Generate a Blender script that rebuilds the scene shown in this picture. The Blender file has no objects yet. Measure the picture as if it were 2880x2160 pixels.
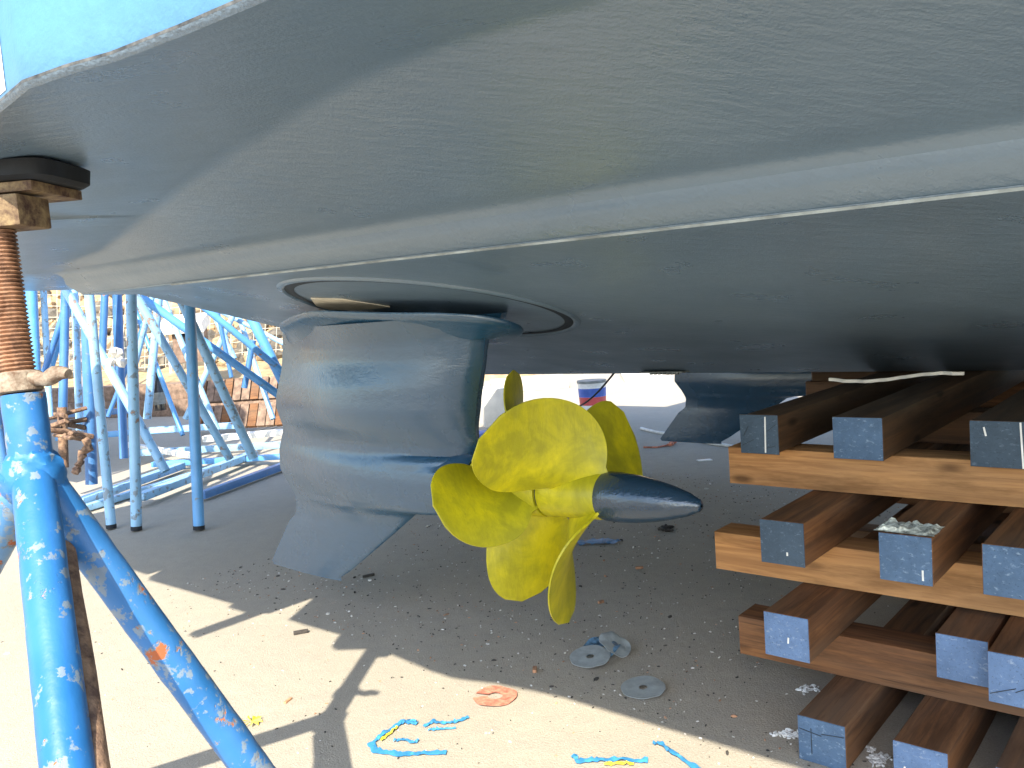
import bpy, bmesh, math, random
from mathutils import Vector, Matrix, noise
import numpy as np
random.seed(7); RN = random.Random(11)
scn = bpy.context.scene; COL = scn.collection

# ------------------------------------------------------------ camera, sky, sun, exposure
FPX = 2370.0; CH = 1.05; KS = 2880/2212
ROLL = math.atan(.074); PITCH = math.atan(207/FPX)
fw = Vector((0, math.cos(PITCH), -math.sin(PITCH)))
r0 = Vector((1, 0, 0)); u0 = r0.cross(fw)
rt = r0*math.cos(ROLL) - u0*math.sin(ROLL); up = u0*math.cos(ROLL) + r0*math.sin(ROLL)
CAMP = Vector((0, 0, CH))
cd = bpy.data.cameras.new('camera'); cam = bpy.data.objects.new('camera', cd); COL.objects.link(cam)
cd.sensor_fit = 'HORIZONTAL'; cd.sensor_width = 36; cd.lens = 36*FPX/2880; cd.clip_end = 500; cd.clip_start = .02
m = Matrix((rt, up, -fw)).transposed().to_4x4(); m.translation = CAMP; cam.matrix_world = m
scn.camera = cam

SUNV = Vector((.20, 1.069, -1.0))            # direction the light travels
world = bpy.data.worlds.new('World'); scn.world = world; world.use_nodes = True
wn = world.node_tree; sky = wn.nodes.new('ShaderNodeTexSky'); sky.sky_type = 'NISHITA'; sky.sun_disc = False
sky.sun_elevation = math.atan2(1, SUNV.xy.length); sky.sun_rotation = math.atan2(-SUNV.x, -SUNV.y)
bg = wn.nodes['Background']; wn.links.new(sky.outputs[0], bg.inputs[0]); bg.inputs[1].default_value = .15
sl = bpy.data.lights.new('sun', 'SUN'); sl.energy = 3.3; sl.angle = math.radians(.55); sl.color = (1, .91, .75)
so = bpy.data.objects.new('sun', sl); COL.objects.link(so); so.rotation_euler = SUNV.to_track_quat('-Z', 'Y').to_euler(); so.location = (-3, -8, 8)
scn.view_settings.view_transform = 'Standard'; scn.view_settings.look = 'None'
scn.view_settings.gamma = 1; scn.view_settings.exposure = 1.78
scn.view_settings.use_curve_mapping = False

# ------------------------------------------------------------ where things stand (surveyed from the photograph)
TH = math.radians((-48.952 + 41.176 - 90)/2)
AFT = Vector((math.sin(TH), math.cos(TH), 0)); AX = -AFT; NX = Vector((-AX.y, AX.x, 0))   # boat axis (to bow), athwart (away)
def ray(x, y):
    x *= KS; y *= KS
    return fw + rt*((x-1440)/FPX) - up*((y-1080)/FPX)
def G(x, y, z=0.0):
    d = ray(x, y); return CAMP + d*((z-CH)/d.z)
def ATD(x, y, depth): return CAMP + ray(x, y)*depth
def PLN(x, y, n, c):
    n = Vector(n); d = ray(x, y); return CAMP + d*((c-CAMP.dot(n))/d.dot(n))
def B(s, d, z): return AX*s + NX*d + Vector((0, 0, z))
def SD(p): return p.dot(AX), p.dot(NX), p.z
def DP(x, y, d): p = PLN(x, y, NX, d); return p.dot(AX), p.z
ROT_A = math.atan2(AX.y, AX.x); ROT_N = math.atan2(NX.y, NX.x)

# ------------------------------------------------------------ helpers
def tag(o, label=None, cat=None, group=None, kind=None):
    if label: o['label'] = label
    if cat: o['category'] = cat
    if group: o['group'] = group
    if kind: o['kind'] = kind
    return o
def empty(name, loc=(0, 0, 0), rz=0):
    o = bpy.data.objects.new(name, None); COL.objects.link(o); o.location = loc; o.rotation_euler = (0, 0, rz)
    o.empty_display_size = .1; return o
def wloc(o):
    v = Vector((0, 0, 0))
    while o: v += Vector(o.location); o = o.parent
    return v
class MB:
    """collects faces in world coordinates"""
    def __init__(s): s.v = []; s.f = []; s.e = None
    def add(s, vs, fs):
        n = len(s.v); s.v += [Vector(v) for v in vs]; s.f += [tuple(i+n for i in f) for f in fs]; return s
    def box(s, c, sx, sy, sz, rz=0, R=None):
        R = R or Matrix.Rotation(rz, 3, 'Z'); c = Vector(c)
        vs = [c + R @ Vector((x*sx/2, y*sy/2, z*sz/2)) for z in (-1, 1) for y in (-1, 1) for x in (-1, 1)]
        return s.add(vs, [(0, 2, 3, 1), (4, 5, 7, 6), (0, 1, 5, 4), (2, 6, 7, 3), (0, 4, 6, 2), (1, 3, 7, 5)])
    def tube(s, pts, r, n=16, caps=True, r2=None, jit=0):
        pts = [Vector(p) for p in pts]; m_ = len(pts)
        rs = r if isinstance(r, (list, tuple)) else [r + ((r2 if r2 is not None else r)-r)*i/max(1, m_-1) for i in range(m_)]
        t = (pts[1]-pts[0]).normalized(); a = t.orthogonal().normalized(); vs = []
        for i, p in enumerate(pts):
            t2 = ((pts[min(i+1, m_-1)]-pts[max(i-1, 0)])).normalized()
            a = (a - t2*a.dot(t2)).normalized(); b = t2.cross(a)
            for k in range(n):
                w = 2*math.pi*k/n; rr = rs[i]
                if jit: rr += jit*noise.noise((p + (a*math.cos(w)+b*math.sin(w))*rr)*40)
                vs.append(p + (a*math.cos(w)+b*math.sin(w))*rr)
        fs = [(i*n+k, i*n+(k+1) % n, (i+1)*n+(k+1) % n, (i+1)*n+k) for i in range(m_-1) for k in range(n)]
        if caps: fs += [tuple(range(n-1, -1, -1)), tuple(range((m_-1)*n, m_*n))]
        return s.add(vs, fs)
    def grid(s, rows, closed=False):
        n = len(rows[0]); vs = [v for r in rows for v in r]; fs = []
        for i in range(len(rows)-1):
            for k in range(n if closed else n-1):
                fs.append((i*n+k, i*n+(k+1) % n, (i+1)*n+(k+1) % n, (i+1)*n+k))
        return s.add(vs, fs)
    def build(s, name, mat, parent=None, smooth=True, ang=35, bevel=0, loc=None):
        me = bpy.data.meshes.new(name)
        o = bpy.data.objects.new(name, me); COL.objects.link(o)
        off = Vector((0, 0, 0))
        if parent: o.parent = parent; off = wloc(parent)
        if loc is not None: o.location = Vector(loc)-off; off = Vector(loc)
        me.from_pydata([tuple(v-off) for v in s.v], [], s.f); me.validate()
        bm = bmesh.new(); bm.from_mesh(me); bmesh.ops.recalc_face_normals(bm, faces=bm.faces)
        if bevel: bmesh.ops.bevel(bm, geom=[e for e in bm.edges if len(e.link_faces) == 2 and e.calc_face_angle() > .6], offset=bevel, segments=2, affect='EDGES', profile=.6)
        for f in bm.faces: f.smooth = smooth
        if smooth:
            for e in bm.edges:
                e.smooth = not (len(e.link_faces) == 2 and e.calc_face_angle() > math.radians(ang))
        bm.to_mesh(me); bm.free()
        if mat: me.materials.append(mat)
        return o
def interp(tab, x):
    if x <= tab[0][0]: return tab[0][1]
    for (a, u), (b, w) in zip(tab, tab[1:]):
        if x <= b: return u + (w-u)*(x-a)/(b-a)
    return tab[-1][1]
def sstep(a, b, x):
    t = min(1, max(0, (x-a)/(b-a))); return t*t*(3-2*t)

# ------------------------------------------------------------ materials
class NT:
    def __init__(s, name, rough=.6, spec=.5, metal=0):
        s.m = bpy.data.materials.new(name); s.m.use_nodes = True; s.t = s.m.node_tree; s.b = s.t.nodes['Principled BSDF']
        s.b.inputs['Roughness'].default_value = rough; s.b.inputs['Specular IOR Level'].default_value = spec; s.b.inputs['Metallic'].default_value = metal
        s.co = s.t.nodes.new('ShaderNodeTexCoord')
    def L(s, a, b): s.t.links.new(a, b)
    def obj(s, scale=(1, 1, 1), rot=(0, 0, 0)):
        n = s.t.nodes.new('ShaderNodeMapping'); n.inputs['Scale'].default_value = scale; n.inputs['Rotation'].default_value = rot
        inf = s.t.nodes.new('ShaderNodeObjectInfo'); ad = s.t.nodes.new('ShaderNodeVectorMath'); ad.operation = 'ADD'
        ml = s.t.nodes.new('ShaderNodeMath'); ml.operation = 'MULTIPLY'; ml.inputs[1].default_value = 17.3
        s.L(inf.outputs['Random'], ml.inputs[0]); s.L(s.co.outputs['Object'], ad.inputs[0]); s.L(ml.outputs[0], ad.inputs[1])
        s.L(ad.outputs[0], n.inputs['Vector']); return n.outputs[0]
    def noise(s, vec, scale, detail=4, rough=.55, dist=0):
        n = s.t.nodes.new('ShaderNodeTexNoise'); n.inputs['Scale'].default_value = scale; n.inputs['Detail'].default_value = detail
        n.inputs['Roughness'].default_value = rough; n.inputs['Distortion'].default_value = dist; s.L(vec, n.inputs['Vector']); return n.outputs[0]
    def voro(s, vec, scale, feat='F1'):
        n = s.t.nodes.new('ShaderNodeTexVoronoi'); n.feature = feat; n.inputs['Scale'].default_value = scale; s.L(vec, n.inputs['Vector']); return n.outputs[0]
    def ramp(s, fac, stops, interp_='LINEAR'):
        n = s.t.nodes.new('ShaderNodeValToRGB'); s.L(fac, n.inputs[0]); e = n.color_ramp.elements; n.color_ramp.interpolation = interp_
        while len(e) < len(stops): e.new(.5)
        for i, (p, c) in enumerate(stops):
            e[i].position = p; e[i].color = (c, c, c, 1) if isinstance(c, (int, float)) else (*c, 1)
        return n.outputs[0]
    def mix(s, fac, a, b, mode='MIX'):
        n = s.t.nodes.new('ShaderNodeMix'); n.data_type = 'RGBA'; n.blend_type = mode
        for k, v in ((0, fac), (6, a), (7, b)):
            if isinstance(v, (int, float)): n.inputs[k].default_value = v
            elif isinstance(v, tuple): n.inputs[k].default_value = (*v, 1)
            else: s.L(v, n.inputs[k])
        return n.outputs[2]
    def col(s, v):
        if isinstance(v, tuple): s.b.inputs['Base Color'].default_value = (*v, 1)
        else: s.L(v, s.b.inputs['Base Color'])
    def rough(s, v): s.L(v, s.b.inputs['Roughness'])
    def bump(s, h, strength=.3, dist=.002, prev=None):
        n = s.t.nodes.new('ShaderNodeBump'); n.inputs['Strength'].default_value = strength; n.inputs['Distance'].default_value = dist
        s.L(h, n.inputs['Height'])
        if prev: s.L(prev, n.inputs['Normal'])
        s.L(n.outputs[0], s.b.inputs['Normal']); return n.outputs[0]

def mat_antifoul(name, base, dark, rough=.42, bumpk=1.0, rot=ROT_A):
    t = NT(name, rough, 1.0); o = t.obj((1, 1, 1), (0, 0, -rot)); st = t.obj((.25, 1, 1), (0, 0, -rot))
    n1 = t.noise(o, 1.7, 5, .6); n2 = t.noise(o, 30, 3, .6); n3 = t.noise(o, 230, 2)
    t.col(t.mix(t.ramp(n1, [(.3, 0.0), (.7, 1.0)]), base, dark))
    t.rough(t.ramp(t.noise(o, 5, 4), [(.3, rough-.05), (.7, rough+.10)]))
    a = t.bump(t.noise(st, 60, 3, .6), .40*bumpk, .004)
    t.bump(n3, .30*bumpk, .002, a); return t.m
M = {}
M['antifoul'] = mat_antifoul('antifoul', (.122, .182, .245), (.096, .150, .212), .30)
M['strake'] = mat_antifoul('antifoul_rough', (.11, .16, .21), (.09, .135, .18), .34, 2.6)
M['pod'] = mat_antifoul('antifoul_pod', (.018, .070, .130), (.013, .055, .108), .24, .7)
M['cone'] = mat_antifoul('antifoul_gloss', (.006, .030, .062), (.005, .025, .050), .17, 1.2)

def simple(name, col, rough=.6, var=.15, scale=8, bump=.15, metal=0, bscale=120, spec=.5):
    t = NT(name, rough, spec, metal); o = t.obj()
    c2 = tuple(c*(1-var*1.6) for c in col); c1 = tuple(min(1, c*(1+var)) for c in col)
    t.col(t.mix(t.ramp(t.noise(o, scale, 5, .6), [(.35, 0.0), (.65, 1.0)]), c1, c2))
    if bump: t.bump(t.noise(o, bscale, 3), bump, .003)
    return t.m
M['topside'] = simple('topside_gelcoat', (.075, .20, .37), .4, .05, 30, .35, bscale=90)
M['bootline'] = simple('boot_line_paint', (.07, .07, .065), .6, .5, 60, .3)
M['worn'] = simple('pale_edge', (.30, .35, .37), .4, .3, 12, .1)  # plain pale tone for the thin line along the strake
M['gel'] = simple('pale_gelcoat', (.62, .60, .56), .5, .08, 10, .1)
M['groove'] = simple('dark_groove', (.012, .02, .03), .6)
M['palecream'] = simple('pale_cream', (.55, .50, .40), .6, .1, 30)
M['black'] = simple('black_rubber', (.006, .009, .014), .75, .3, 20, .5, bscale=40)
M['steel'] = simple('grey_steel', (.18, .2, .2), .5, .2, 20)
M['white'] = simple('white_paint', (.75, .75, .72), .5, .1, 20)
M['paper'] = simple('dirty_plastic_sheet', (.55, .56, .48), .6, .5, 60, .5)
M['red'] = simple('red_abrasive', (.55, .20, .13), .8, .3, 60, .3)
M['bluedisc'] = simple('blue_stained_abrasive', (.10, .20, .30), .7, .5, 60, .3)
M['disc'] = simple('grey_abrasive', (.28, .31, .31), .75, .10, 40, .15)
M['tape'] = simple('blue_masking_tape', (.04, .23, .48), .55, .2, 30, .2)
M['tapey'] = simple('yellow_tape', (.72, .58, .05), .6)
M['chip'] = simple('wood_chip', (.42, .22, .12), .8, .3, 50)
M['dark'] = simple('dark_dirt', (.05, .045, .04), .9, .3, 50)
M['bottle'] = simple('dark_bottle', (.02, .022, .025), .15, .2, 30, 0)
M['brownbeam'] = simple('weathered_plank', (.22, .15, .11), .85, .3, 15, .4, bscale=60)
M['palesheet'] = simple('pale_board', (.72, .68, .6), .7, .1, 6)
M['bred'] = simple('red_label', (.55, .08, .08), .5); M['bblue'] = simple('blue_label', (.05, .12, .45), .5)

# yellow propeller paint: brushed, mottled
t = NT('yellow_prop_paint', .42, .45); o = t.obj()
n1 = t.noise(o, 9, 5, .65, .6); n2 = t.noise(t.obj((1, 1, .3)), 45, 4, .7)
c = t.mix(t.ramp(n1, [(.36, 0.0), (.62, 1.0)]), (.57, .495, .007), (.34, .315, .010))
c = t.mix(t.ramp(n2, [(.48, 0.0), (.75, .6)]), c, (.27, .25, .015)); t.col(c)
a = t.bump(t.noise(t.obj((1, 1, .25)), 70, 4), .3, .003); t.bump(t.noise(o, 12, 3), .2, .01, a); M['yellow'] = t.m

# concrete yard
t = NT('yard_concrete', .9, .25); o = t.obj()
n1 = t.noise(o, .9, 6, .65); n2 = t.noise(o, 14, 5, .7); n3 = t.noise(o, 190, 3, .7); n4 = t.noise(o, 420, 2)
c = t.mix(t.ramp(n1, [(.35, 0.0), (.68, 1.0)]), (.41, .37, .30), (.36, .325, .265))
c = t.mix(t.ramp(n2, [(.42, 0.0), (.75, .6)]), c, (.32, .295, .25))
c = t.mix(t.ramp(n3, [(.52, 0.0), (.70, .6)]), c, (.21, .195, .17))
c = t.mix(t.ramp(n4, [(.60, 0.0), (.72, .6)]), c, (.62, .57, .5)); t.col(c)
v = t.voro(o, 2.3, 'DISTANCE_TO_EDGE')
a = t.bump(n3, .7, .004); a = t.bump(n2, .35, .01, a); t.bump(n4, .35, .002, a); M['concrete'] = t.m
M['dirt'] = simple('yellow_dirt', (.42, .30, .165), .95, .22, 4, .7, bscale=30)
M['rock'] = simple('rubble_rock', (.40, .29, .17), .95, .35, 2.5, .8, bscale=20)
M['rockgrey'] = simple('rubble_rock_grey', (.16, .14, .11), .95, .35, 2.5, .8, bscale=20)

def mat_wood(name, c1, c2, c3, rough=.75):
    t = NT(name, rough, .3); o = t.obj((1.2, 22, 22)); o2 = t.obj((.6, 3, 3))
    n = t.noise(o, 2.2, 5, .6, .8); n2 = t.noise(o2, 2, 3); n3 = t.noise(t.obj((3, 120, 120)), 1.5, 3)
    c = t.mix(t.ramp(n, [(.38, 0.0), (.62, 1.0)]), c1, c2)
    c = t.mix(t.ramp(n2, [(.4, 0.0), (.75, .7)]), c, c3)
    c = t.mix(t.ramp(n3, [(.62, 0.0), (.75, .6)]), c, tuple(k*.35 for k in c2))
    c = t.mix(t.ramp(t.noise(t.obj((.9, 5, 5)), 3.2, 5, .7), [(.5, 0.0), (.68, .6)]), c, tuple(k*.45 for k in c2)); kn = t.voro(t.obj((3.2, 9, 9)), 1.0); c = t.mix(t.ramp(kn, [(.06, .8), (.14, 0.0)]), c, tuple(k*.25 for k in c2))
    t.col(c); a = t.bump(n3, .35, .002); t.bump(n, .25, .003, a); return t.m
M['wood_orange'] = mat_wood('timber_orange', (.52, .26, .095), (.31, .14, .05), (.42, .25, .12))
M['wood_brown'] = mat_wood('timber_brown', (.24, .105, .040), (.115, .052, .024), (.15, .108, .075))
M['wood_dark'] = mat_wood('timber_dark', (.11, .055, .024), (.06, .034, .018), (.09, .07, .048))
def mat_blueend(name, base, pale):
    t = NT(name, .7, .3); o = t.obj(); st = t.obj((1, .55, 1), (.8, 0, 0))
    n = t.noise(o, 22, 5, .7); n2 = t.noise(st, 130, 3, .7)
    c = t.mix(t.ramp(n, [(.35, 0.0), (.7, 1.0)]), base, tuple(k*.72 for k in base))
    c = t.mix(t.ramp(n2, [(.58, 0.0), (.74, .65)]), c, pale); c = t.mix(t.ramp(t.noise(o, 260, 2), [(.62, 0.0), (.7, .6)]), c, tuple(k*.4 for k in base))
    t.col(c); a = t.bump(n2, .6, .003); t.bump(n, .3, .004, a); return t.m
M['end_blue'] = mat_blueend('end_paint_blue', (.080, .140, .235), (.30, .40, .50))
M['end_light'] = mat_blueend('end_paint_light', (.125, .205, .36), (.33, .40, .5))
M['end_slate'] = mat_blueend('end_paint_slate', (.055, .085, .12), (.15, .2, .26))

def mat_chipped(name, blue, chips=.60, rustc=(.34, .095, .035), big=16, pale=(.17, .22, .27)):
    t = NT(name, .45, .5); o = t.obj(); n = t.noise(o, big*1.15, 7, .68, .2); n2 = t.noise(o, big*2.3, 5, .6); n3 = t.noise(o, 6, 3)
    c = t.mix(t.ramp(n3, [(.35, 0.0), (.7, 1.0)]), blue, tuple(min(1, k*1.25+.02) for k in blue))
    c = t.mix(t.ramp(n2, [(chips-.02, 0.0), (chips+.015, .9)]), c, pale)
    c = t.mix(t.ramp(n, [(chips+.01, 0.0), (chips+.04, .85)]), c, (.20, .195, .19))
    c = t.mix(t.ramp(n, [(chips+.038, 0.0), (chips+.055, 1.0)]), c, rustc)
    t.col(c); t.rough(t.ramp(n, [(chips, .38), (chips+.06, .85)]))
    a = t.bump(t.ramp(n, [(chips, 1.0), (chips+.04, 0.0)]), .5, .002); t.bump(t.noise(o, 40, 3), .25, .004, a); return t.m
M['stand_blue'] = mat_chipped('stand_paint', (.012, .110, .31), .60)
M['stand_leg'] = mat_chipped('stand_leg_paint', (.016, .12, .32), .565)
M['stand_white'] = mat_chipped('stand_paint_worn', (.06, .18, .36), .53)
M['tube_blue'] = mat_chipped('tube_paint', (.085, .28, .56), .64, big=10)
M['tube_light'] = mat_chipped('tube_paint_light', (.22, .42, .62), .60, rustc=(.3,.2,.16), big=10)
M['tube_dark'] = mat_chipped('tube_paint_dark', (.045, .15, .36), .66, big=10)
M['weld'] = mat_chipped('weld_paint', (.014, .12, .33), .62)
def mat_rust(name, a_, b_, rough=.8, metal=0.0):
    t = NT(name, rough, .4, metal); o = t.obj(); n = t.noise(o, 35, 5, .7)
    t.col(t.mix(t.ramp(n, [(.38, 0.0), (.62, 1.0)]), a_, b_)); t.bump(t.noise(o, 90, 4, .7), .7, .004); return t.m
M['screw'] = mat_rust('rusty_screw', (.36, .20, .12), (.12, .06, .035), .55, .25)
M['rust'] = mat_rust('rust', (.30, .19, .12), (.10, .06, .045))
M['nut'] = mat_rust('weathered_nut', (.28, .235, .18), (.11, .065, .04))
M['plate'] = mat_rust('rusty_plate', (.24, .17, .09), (.06, .03, .022))

# ------------------------------------------------------------ ground and terrain
rows = []
def gz(x, y): return 0.004*noise.noise(Vector((x*.5, y*.5, 0))) if 0 else 0
g = MB(); g.add([(-150, -60, 0), (150, -60, 0), (150, 220, 0), (-150, 220, 0)], [(0, 1, 2, 3)])
o = g.build('ground', M['concrete'], smooth=False); tag(o, kind='structure')
# dirt and rubble bank behind the yard
def bank(x, y):
    e = y - 12.9
    if x > -.5: e -= 3*sstep(-.5, 3, x)
    z = interp([(-1, -.1), (0, -.03), (.25, .30), (1.4, .62), (2.5, 1.2), (9, 5.2), (20, 9)], e)
    k = sstep(.2, 2.5, e)
    return z + k*(.55*noise.noise(Vector((x*.6, y*.6, 3))) + .30*noise.noise(Vector((x*1.9, y*1.9, 5))) + .12*noise.noise(Vector((x*5, y*5, 9))))
b = MB(); xs = np.linspace(-22, 16, 230); ys = np.concatenate([np.linspace(12.4, 19, 80), np.linspace(19.5, 34, 25)])
b.grid([[Vector((x, y, bank(x, y))) for x in xs] for y in ys])
tag(b.build('terrain', M['dirt']), kind='structure')
rk = {'rock': MB(), 'rockgrey': MB()}
ico = bmesh.new(); bmesh.ops.create_icosphere(ico, subdivisions=1, radius=1); IV = [v.co.copy() for v in ico.verts]; IF = [tuple(v.index for v in f.verts) for f in ico.faces]; ico.free()
def blob(mb, p, sx, sy, sz, seed=0, amp=.35):
    R = Matrix.Rotation(seed*1.7, 3, 'Z') @ Matrix.Rotation(seed*.6, 3, 'X')
    mb.add([Vector(p) + R @ Vector((v.x*sx, v.y*sy, v.z*sz))*(1+amp*noise.noise(v*1.6+Vector((seed*3.1, seed, 0)))) for v in IV], IF)
for i in range(2600):
    x = RN.uniform(-12, 4); y = 13.9 + abs(RN.gauss(0, 2.2)); s = RN.uniform(.05, .24)**1.0
    blob(rk['rock' if RN.random() < .6 else 'rockgrey'], (x, y, bank(x, y)+s*.2), s*RN.uniform(.8, 1.4), s, s*RN.uniform(.5, .9), i*.37)
for k, mb in rk.items():
    tag(mb.build('rubble', M[k], smooth=False), 'loose %s rubble covering the bank behind the yard' % ('sandy' if k == 'rock' else 'grey'), 'rubble', kind='stuff')

# ------------------------------------------------------------ the boat
KD, KZ = 3.13, .735
YL = B(-.5, KD, 0); yacht = empty('motor_yacht', YL)
tag(yacht, 'yacht on blocks with dark grey-blue antifouling, pale blue topsides and yellow propellers', 'boat')
S0, S1 = -2.9, 7.5
def ze(s): return 1.15 - .02*(s+.2) if s < 2 else 1.106 + .03*(s-2)**2*.4
ZF = [(-2.9, 1.275), (-1.4, 1.327), (-.9, 1.343), (-.3, 1.350), (1.5, 1.38), (9, 1.5)]
KN = []
for x, y in [(165, 590), (250, 515), (400, 395), (500, 325), (600, 270), (700, 205), (850, 133), (1000, 80), (1280, 0)]:
    p_ = PLN(x, y, (0, 0, 1), 1.30)
    for _ in range(12): p_ = PLN(x, y, (0, 0, 1), interp(ZF, p_.dot(AX))+.014*sstep(-2.8, -1.8, p_.dot(AX)))
    KN.append(SD(p_)[:2])
KN = sorted(KN)
KN = [(-3.4, 1.155), (-2.95, 1.14)] + KN + [(KN[-1][0]+.6, .63), (9, .63)]
BT = []
for x, y in [(0, 240), (60, 190), (150, 158), (250, 130), (400, 72), (570, 0)]:
    p_ = PLN(x, y, (0, 0, 1), 1.34)
    for _ in range(12): p_ = PLN(x, y, (0, 0, 1), interp(ZF, p_.dot(AX))-.010)
    BT.append(SD(p_))
BT = sorted(BT)
print('boot', [tuple(round(v, 3) for v in b) for b in BT], 'kn', KN)
BZ = [(a, c-.010) for a, c in ZF]
BD = [(-2.9, .44), (-2.005, .44), (-2.0, .63), (-1.885, .63), (-1.88, .44), (BT[0][0]-.4, .44)] + [(a, b_) for a, b_, c in BT] + [(9, .46)]  # unseen notch near the stern, shaped to let sun into the yard shadow
def section(s):
    z0 = ze(s); fl = .05 + .14*sstep(-1.6, -2.9, s)
    P = []
    P += [(KD, KZ), (KD-.02, KZ+.002)]
    for k in range(1, 13):
        u = k/12; d = (KD-.02) + (1.2+fl-(KD-.02))*u; P.append((d, KZ + (z0-.004-KZ)*u))
    P += [(1.203, z0), (1.1985, z0+.0015), (1.198, z0+.0055), (1.188, z0+.010), (1.157, z0+.032)]
    cv = sstep(-2.6, -.6, s)
    P += [(1.152, z0+.038), (1.150-.002*cv, z0+.046), (1.147, z0+.054+.002*(1-cv)), (1.141, z0+.0615+.001*(1-cv)), (1.131, z0+.068+.001*cv), (1.118, z0+.0725+.0005*cv), (1.10, z0+.0745)]
    dk = min(1.05, interp(KN, s)); mm = (interp(ZF, s)+.014*sstep(-2.8, -1.8, s)-(z0+.0745))/(1.10-dk); zp = lambda d: z0+.0745+mm*(1.10-d)
    zk = zp(dk); zb = interp(BZ, s); db = interp(BD, s)
    rr = .018; n = 8
    for k in range(1, n+1): 
        d = 1.10 + (min(dk+rr, 1.095)-1.10)*k/n
        P.append((d, zp(d)))
    a_ = min(dk+rr, 1.095); d2 = max(dk-rr, db+.02); sl_ = (zb-zk)/(db-dk); zq = zk + sl_*(d2-dk)
    for k in range(1, 7):
        u = k/6; x = (1-u)**2*a_ + 2*u*(1-u)*dk + u*u*d2; z = (1-u)**2*zp(a_) + 2*u*(1-u)*zk + u*u*zq; P.append((x, z))
    for k in range(1, 6): u = k/5; P.append((d2+(db-d2)*u, zq+(zb-zq)*u))
    return P
def taper(s, d):     # plan taper towards the bow, out of view
    if s < 1.5: return d
    k = ((s-1.5)/6.0)**2; return d + (KD-d)*min(.97, k)
def quarter(s, d):   # the quarter is cut in near the stern, out of view
    return d
st = sorted(list(np.linspace(S0, 1.5, 90))+[b[0] for b in BT]+[-2.005, -2.0, -1.885, -1.88]) + list(np.linspace(1.75, S1, 14))
secs = [section(s) for s in st]
hb = MB()
hb.grid([[B(s, taper(s, d), z + (.12*max(0, s-1.5)**1.4)) for d, z in sec] for s, sec in zip(st, secs)])
hb.grid([[B(s, 2*KD-taper(s, d), z + (.12*max(0, s-1.5)**1.4)) for d, z in sec] for s, sec in zip(st, secs)])
# transom plate closing the stern
for sg in (0, 1):
    sec = secs[0]; w = [B(S0, 2*KD-d if sg else d, z) for d, z in sec]; top = [B(S0, 2*KD-d if sg else d, 1.45) for d, z in sec]
    hb.grid([w, top])
hull = hb.build('hull_bottom', M['antifoul'], yacht, ang=28)
SIDE_S = sorted(list(np.linspace(S0, 1.5, 90))+[b[0] for b in BT]+list(np.linspace(1.75, S1, 12))+[-2.005, -2.0, -1.885, -1.88])
def side(sg):
    tp = MB(); rows_ = []
    for s in SIDE_S:
        db, zb = interp(BD, s), interp(BZ, s); zb_ = zb + .12*max(0, s-1.5)**1.4
        pts = [(db, zb_), (db-.004, zb_+.006), (db-.004, zb_+.055), (db-.004, zb_+.12), (db-.006, zb_+.35), (db-.01, zb_+.8), (db, zb_+1.15)]
        rows_.append([B(s, (2*KD-taper(s, d)) if sg else taper(s, d), z) for d, z in pts])
    tp.grid(rows_); return tp
side(0).build('topside', M['topside'], yacht, ang=50); side(1).build('topside', M['topside'], yacht, ang=50)
dk_ = MB()
rr_ = []
for s in sorted(list(np.linspace(S0-.02, 1.5, 10))+list(np.linspace(1.75, S1, 12))+[-2.005, -2.0, -1.885, -1.88]):
    db, zb = interp(BD, s), interp(BZ, s) + .12*max(0, s-1.5)**1.4 + 1.15
    rr_.append([B(s, taper(s, db), zb), B(s, KD, zb+.05), B(s, 2*KD-taper(s, db), zb)])
dk_.grid(rr_); dk_.build('deck', M['gel'], yacht)
tr = MB(); tr.box(B(S0+.02, KD, 1.9), .04, 2*(KD-.4), 1.15, ROT_A); tr.build('transom', M['topside'], yacht)
# vertical pale stripe on the topside at the very left
a = PLN(-30, 60, NX, .375); s_st = SD(a)[0]
p1 = SD(PLN(21, 150, NX, BT[0][1]))[0]
vs = MB(); vs.grid([[B(s, interp(BD, s)-off-.0008, interp(BZ, s)+h) for off, h in ((.004, .012), (.004, .055), (.004, .12), (.006, .35), (.01, .8))] for s in np.linspace(p1-.14, p1, 5)])
vs.build('side_stripe', M['gel'], yacht)
bl_ = MB(); bl_.grid([[B(s, interp(BD, s)-off, interp(BZ, s)+h) for off, h in ((.0049, .0046), (.0050, .0078))] for s in SIDE_S if -1.85 < s <= 1.5])
be_ = MB(); be_.grid([[B(s, interp(BD, s)-off, interp(BZ, s)+h) for off, h in ((-.001, -.0012), (.0025, .001), (.0049, .0048))] for s in SIDE_S if -1.85 < s <= 1.5]).build('boot_edge', M['strake'], yacht)
bl_.build('boot_line', M['bootline'], yacht)
# swim platform aft (out of view; its shadow shows)
pf = MB(); pf.box(B(-3.75, KD, 1.36), 1.6, 2*(KD-.42), .08, ROT_A); pf.build('swim_platform', M['antifoul'], yacht, bevel=.01)

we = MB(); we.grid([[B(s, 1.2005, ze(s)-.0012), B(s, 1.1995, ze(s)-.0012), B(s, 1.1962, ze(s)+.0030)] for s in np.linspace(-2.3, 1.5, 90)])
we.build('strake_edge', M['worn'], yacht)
# unseen bracket added on the quarter to cast a bar and loop shadow on the yard
bq_ = MB(); bq_.box(B(-2.035, .37, 1.345), .058, .47, .03, ROT_A); bq_.box(B(-2.12, .40, 1.345), .16, .06, .03, ROT_A)
bq_.tube([B(-2.30+.075*math.cos(w), .50+.075*math.sin(w), 1.345) for w in np.linspace(0, 2*math.pi, 21)], .028, 10, caps=False)
bq_.build('shadow_bracket', M['steel'], yacht)
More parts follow.
